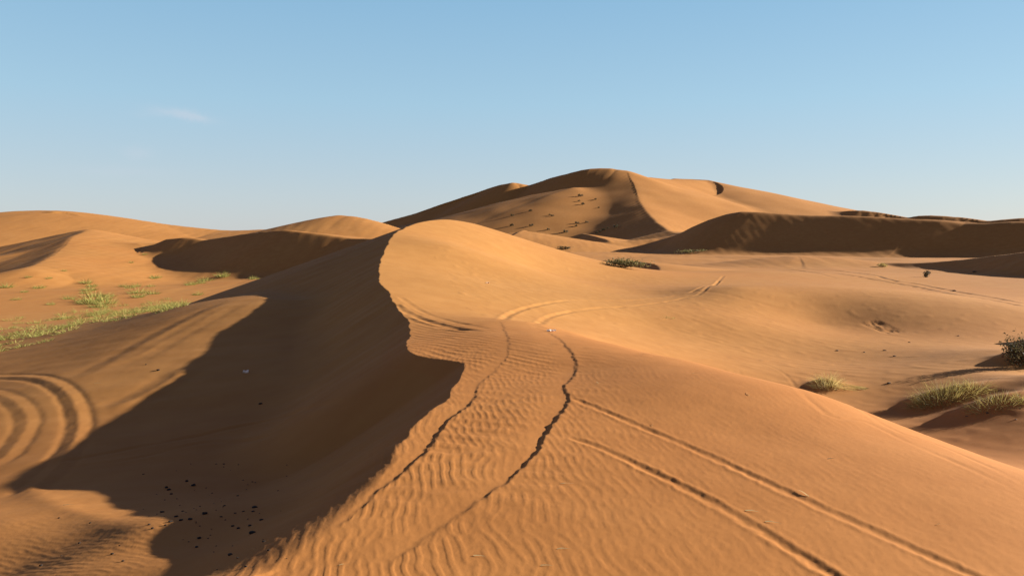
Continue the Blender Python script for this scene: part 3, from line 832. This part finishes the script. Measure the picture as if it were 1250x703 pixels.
# litter
M_WHITE = plain_mat('white_plastic', (.60, .46, .38), (.78, .62, .52), 30, .45)
def crushed_cup(r0, r1, L_):
    vs, fs = [], []; N, K = 28, 9
    for k in range(K):
        t = k / (K - 1); r_ = r0 + (r1 - r0) * t
        if k == K - 1: r_ *= 1.06
        for i_ in range(N):
            a = 2 * math.pi * i_ / N
            c_ = 1 + .13 * math.sin(3 * a + 4 * t) + .08 * math.sin(5 * a - 7 * t)
            vs.append((t * L_ - L_ / 2, math.cos(a) * r_ * c_, math.sin(a) * r_ * c_ * .72 + .01 * math.sin(9 * t)))
    for k in range(K - 1):
        for i_ in range(N): fs.append((k * N + i_, k * N + (i_ + 1) % N, (k + 1) * N + (i_ + 1) % N, (k + 1) * N + i_))
    fs.append(tuple(range(N - 1, -1, -1)))
    me = bpy.data.meshes.new('plastic_cup'); me.from_pydata(vs, [], fs); me.materials.append(M_WHITE)
    for p in me.polygons: p.use_smooth = True
    return me
x, y, z = ground_hit(300, 455)
o = put('plastic_cup', crushed_cup(.045, .06, .15), (x, y, z + .035), 'small crushed white cup lying in the dark shade of the near dune', 'litter')
o.rotation_euler = (0, .08, .3)
def scrap(L_, W_, sd):
    n_, m_ = 9, 6; vs, fs = [], []
    for i_ in range(n_):
        for j_ in range(m_):
            a, b = i_ / (n_ - 1) - .5, j_ / (m_ - 1) - .5
            vs.append((a * L_, b * W_, .03 + .05 * perlin(np.array([a * 3 + sd]), np.array([b * 3.]), sd)[0]))
    for i_ in range(n_ - 1):
        for j_ in range(m_ - 1): fs.append((i_ * m_ + j_, (i_ + 1) * m_ + j_, (i_ + 1) * m_ + j_ + 1, i_ * m_ + j_ + 1))
    me = bpy.data.meshes.new('paper_scrap'); me.from_pydata(vs, [], fs); me.materials.append(M_WHITE)
    return me
x, y, z = ground_hit(673, 405)
put('paper_scrap', scrap(.2, .12, 3), (x, y, z), 'white paper scrap on the saddle beside the right meandering rut', 'litter')
x, y, z = ground_hit(595, 346)
put('paper_scrap', scrap(.16, .12, 7), (x, y, z), 'tiny pale scrap on the smooth sunlit hump of the near dune', 'litter')


# ------------------------------------------------------------------ light
SUN_EL, SUN_AZ = R(17), R(13)      # azimuth measured from +x towards +y
sd = np.array([math.cos(SUN_EL) * math.cos(SUN_AZ), math.cos(SUN_EL) * math.sin(SUN_AZ), math.sin(SUN_EL)])
sl = bpy.data.lights.new('sun', 'SUN'); sl.energy = 5.0; sl.angle = R(.5); sl.color = (1, .965, .86)
so = bpy.data.objects.new('sun', sl); C.objects.link(so)
from mathutils import Vector
so.rotation_euler = Vector(-sd).to_track_quat('-Z', 'Y').to_euler()
so.location = (40, 5, 30)

w = bpy.data.worlds.new('World'); sc.world = w; w.use_nodes = True
nt = w.node_tree; bg = nt.nodes['Background']
sky = nt.nodes.new('ShaderNodeTexSky'); sky.sky_type = 'NISHITA'; sky.sun_disc = False
sky.sun_elevation = SUN_EL; sky.sun_rotation = math.pi / 2 - SUN_AZ
sky.altitude = 700; sky.air_density = 1.0; sky.dust_density = .6; sky.ozone_density = 1.2
# sky colour by elevation, mixed into the physical sky (its strength scale is kept)
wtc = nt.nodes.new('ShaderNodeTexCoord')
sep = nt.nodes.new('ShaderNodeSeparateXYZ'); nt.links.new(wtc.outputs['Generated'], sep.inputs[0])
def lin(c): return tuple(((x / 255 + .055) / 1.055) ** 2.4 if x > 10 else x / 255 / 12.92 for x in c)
wr_ = ramp(nt, [(0.0, lin((196, 203, 212))), (.05, lin((190, 205, 218))), (.16, lin((168, 206, 229))), (.28, lin((145, 193, 226))), (.5, lin((94, 94, 142))), (1.0, lin((68, 46, 72)))])  # last stops: unseen upper sky darkened and tinted purple to redden the shadows
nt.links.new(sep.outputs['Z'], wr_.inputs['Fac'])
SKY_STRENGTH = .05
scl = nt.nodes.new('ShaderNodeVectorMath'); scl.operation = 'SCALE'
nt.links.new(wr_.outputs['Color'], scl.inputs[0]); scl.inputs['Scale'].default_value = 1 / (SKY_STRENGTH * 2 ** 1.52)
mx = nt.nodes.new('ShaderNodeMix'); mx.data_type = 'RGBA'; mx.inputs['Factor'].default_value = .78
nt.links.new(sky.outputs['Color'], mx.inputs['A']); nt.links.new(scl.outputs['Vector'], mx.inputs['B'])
# thin cloud wisps, fixed in the sky by direction
def vdot(vec):
    n_ = nt.nodes.new('ShaderNodeVectorMath'); n_.operation = 'DOT_PRODUCT'; n_.inputs[1].default_value = tuple(vec)
    nt.links.new(wtc.outputs['Generated'], n_.inputs[0]); return n_.outputs['Value']
def mth(op, a, b=None, c=None):
    n_ = nt.nodes.new('ShaderNodeMath'); n_.operation = op
    for k, q in enumerate((a, b, c)):
        if q is None: continue
        if isinstance(q, (int, float)): n_.inputs[k].default_value = q
        else: nt.links.new(q, n_.inputs[k])
    return n_.outputs[0]
cn = noise(nt, wtc.outputs['Generated'], 38, 6, .6)
cn2 = noise(nt, wtc.outputs['Generated'], 120, 4, .6)
wob = mth('ADD', mth('MULTIPLY', mth('SUBTRACT', cn.outputs['Fac'], .5), .016), mth('MULTIPLY', mth('SUBTRACT', cn2.outputs['Fac'], .5), .010))
tot = None
for (cu, cv, su, sv, st_, tilt) in [(222, 140, 26, 4.5, .55, -.13), (236, 144, 14, 3.5, .4, -.1), (168, 187, 13, 6, .34, 0), (150, 210, 45, 6, .2, 0), (185, 139, 20, 4, .14, .1)]:
    c_ = ray(cu, cv); c_ = c_ / np.linalg.norm(c_)
    r_ = np.cross(c_, [0, 0, 1]); r_ /= np.linalg.norm(r_); u_ = np.cross(r_, c_)
    r2, u2 = r_ * math.cos(tilt) + u_ * math.sin(tilt), u_ * math.cos(tilt) - r_ * math.sin(tilt)
    a_ = mth('DIVIDE', mth('ADD', vdot(r2), wob), su / FPX); b_ = mth('DIVIDE', mth('ADD', vdot(u2), mth('MULTIPLY', wob, .6)), sv / FPX)
    fr = mth('GREATER_THAN', vdot(c_), .5)
    g_ = mth('MULTIPLY', mth('MULTIPLY', mth('EXPONENT', mth('MULTIPLY', mth('ADD', mth('MULTIPLY', a_, a_), mth('MULTIPLY', b_, b_)), -.8)), fr), st_)
    tot = g_ if tot is None else mth('ADD', tot, g_)
tot = mth('MULTIPLY', mth('MINIMUM', tot, .7), .62)
cm = nt.nodes.new('ShaderNodeMix'); cm.data_type = 'RGBA'
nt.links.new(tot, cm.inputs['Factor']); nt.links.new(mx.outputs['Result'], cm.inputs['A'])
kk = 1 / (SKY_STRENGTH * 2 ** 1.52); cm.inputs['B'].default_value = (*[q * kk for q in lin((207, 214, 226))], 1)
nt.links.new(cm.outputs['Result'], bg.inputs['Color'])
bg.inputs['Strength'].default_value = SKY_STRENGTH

vs = sc.view_settings
vs.view_transform = 'Standard'; vs.look = 'None'; vs.gamma = 1; vs.exposure = 1.52; vs.use_curve_mapping = False
sc.cycles.use_denoising = True
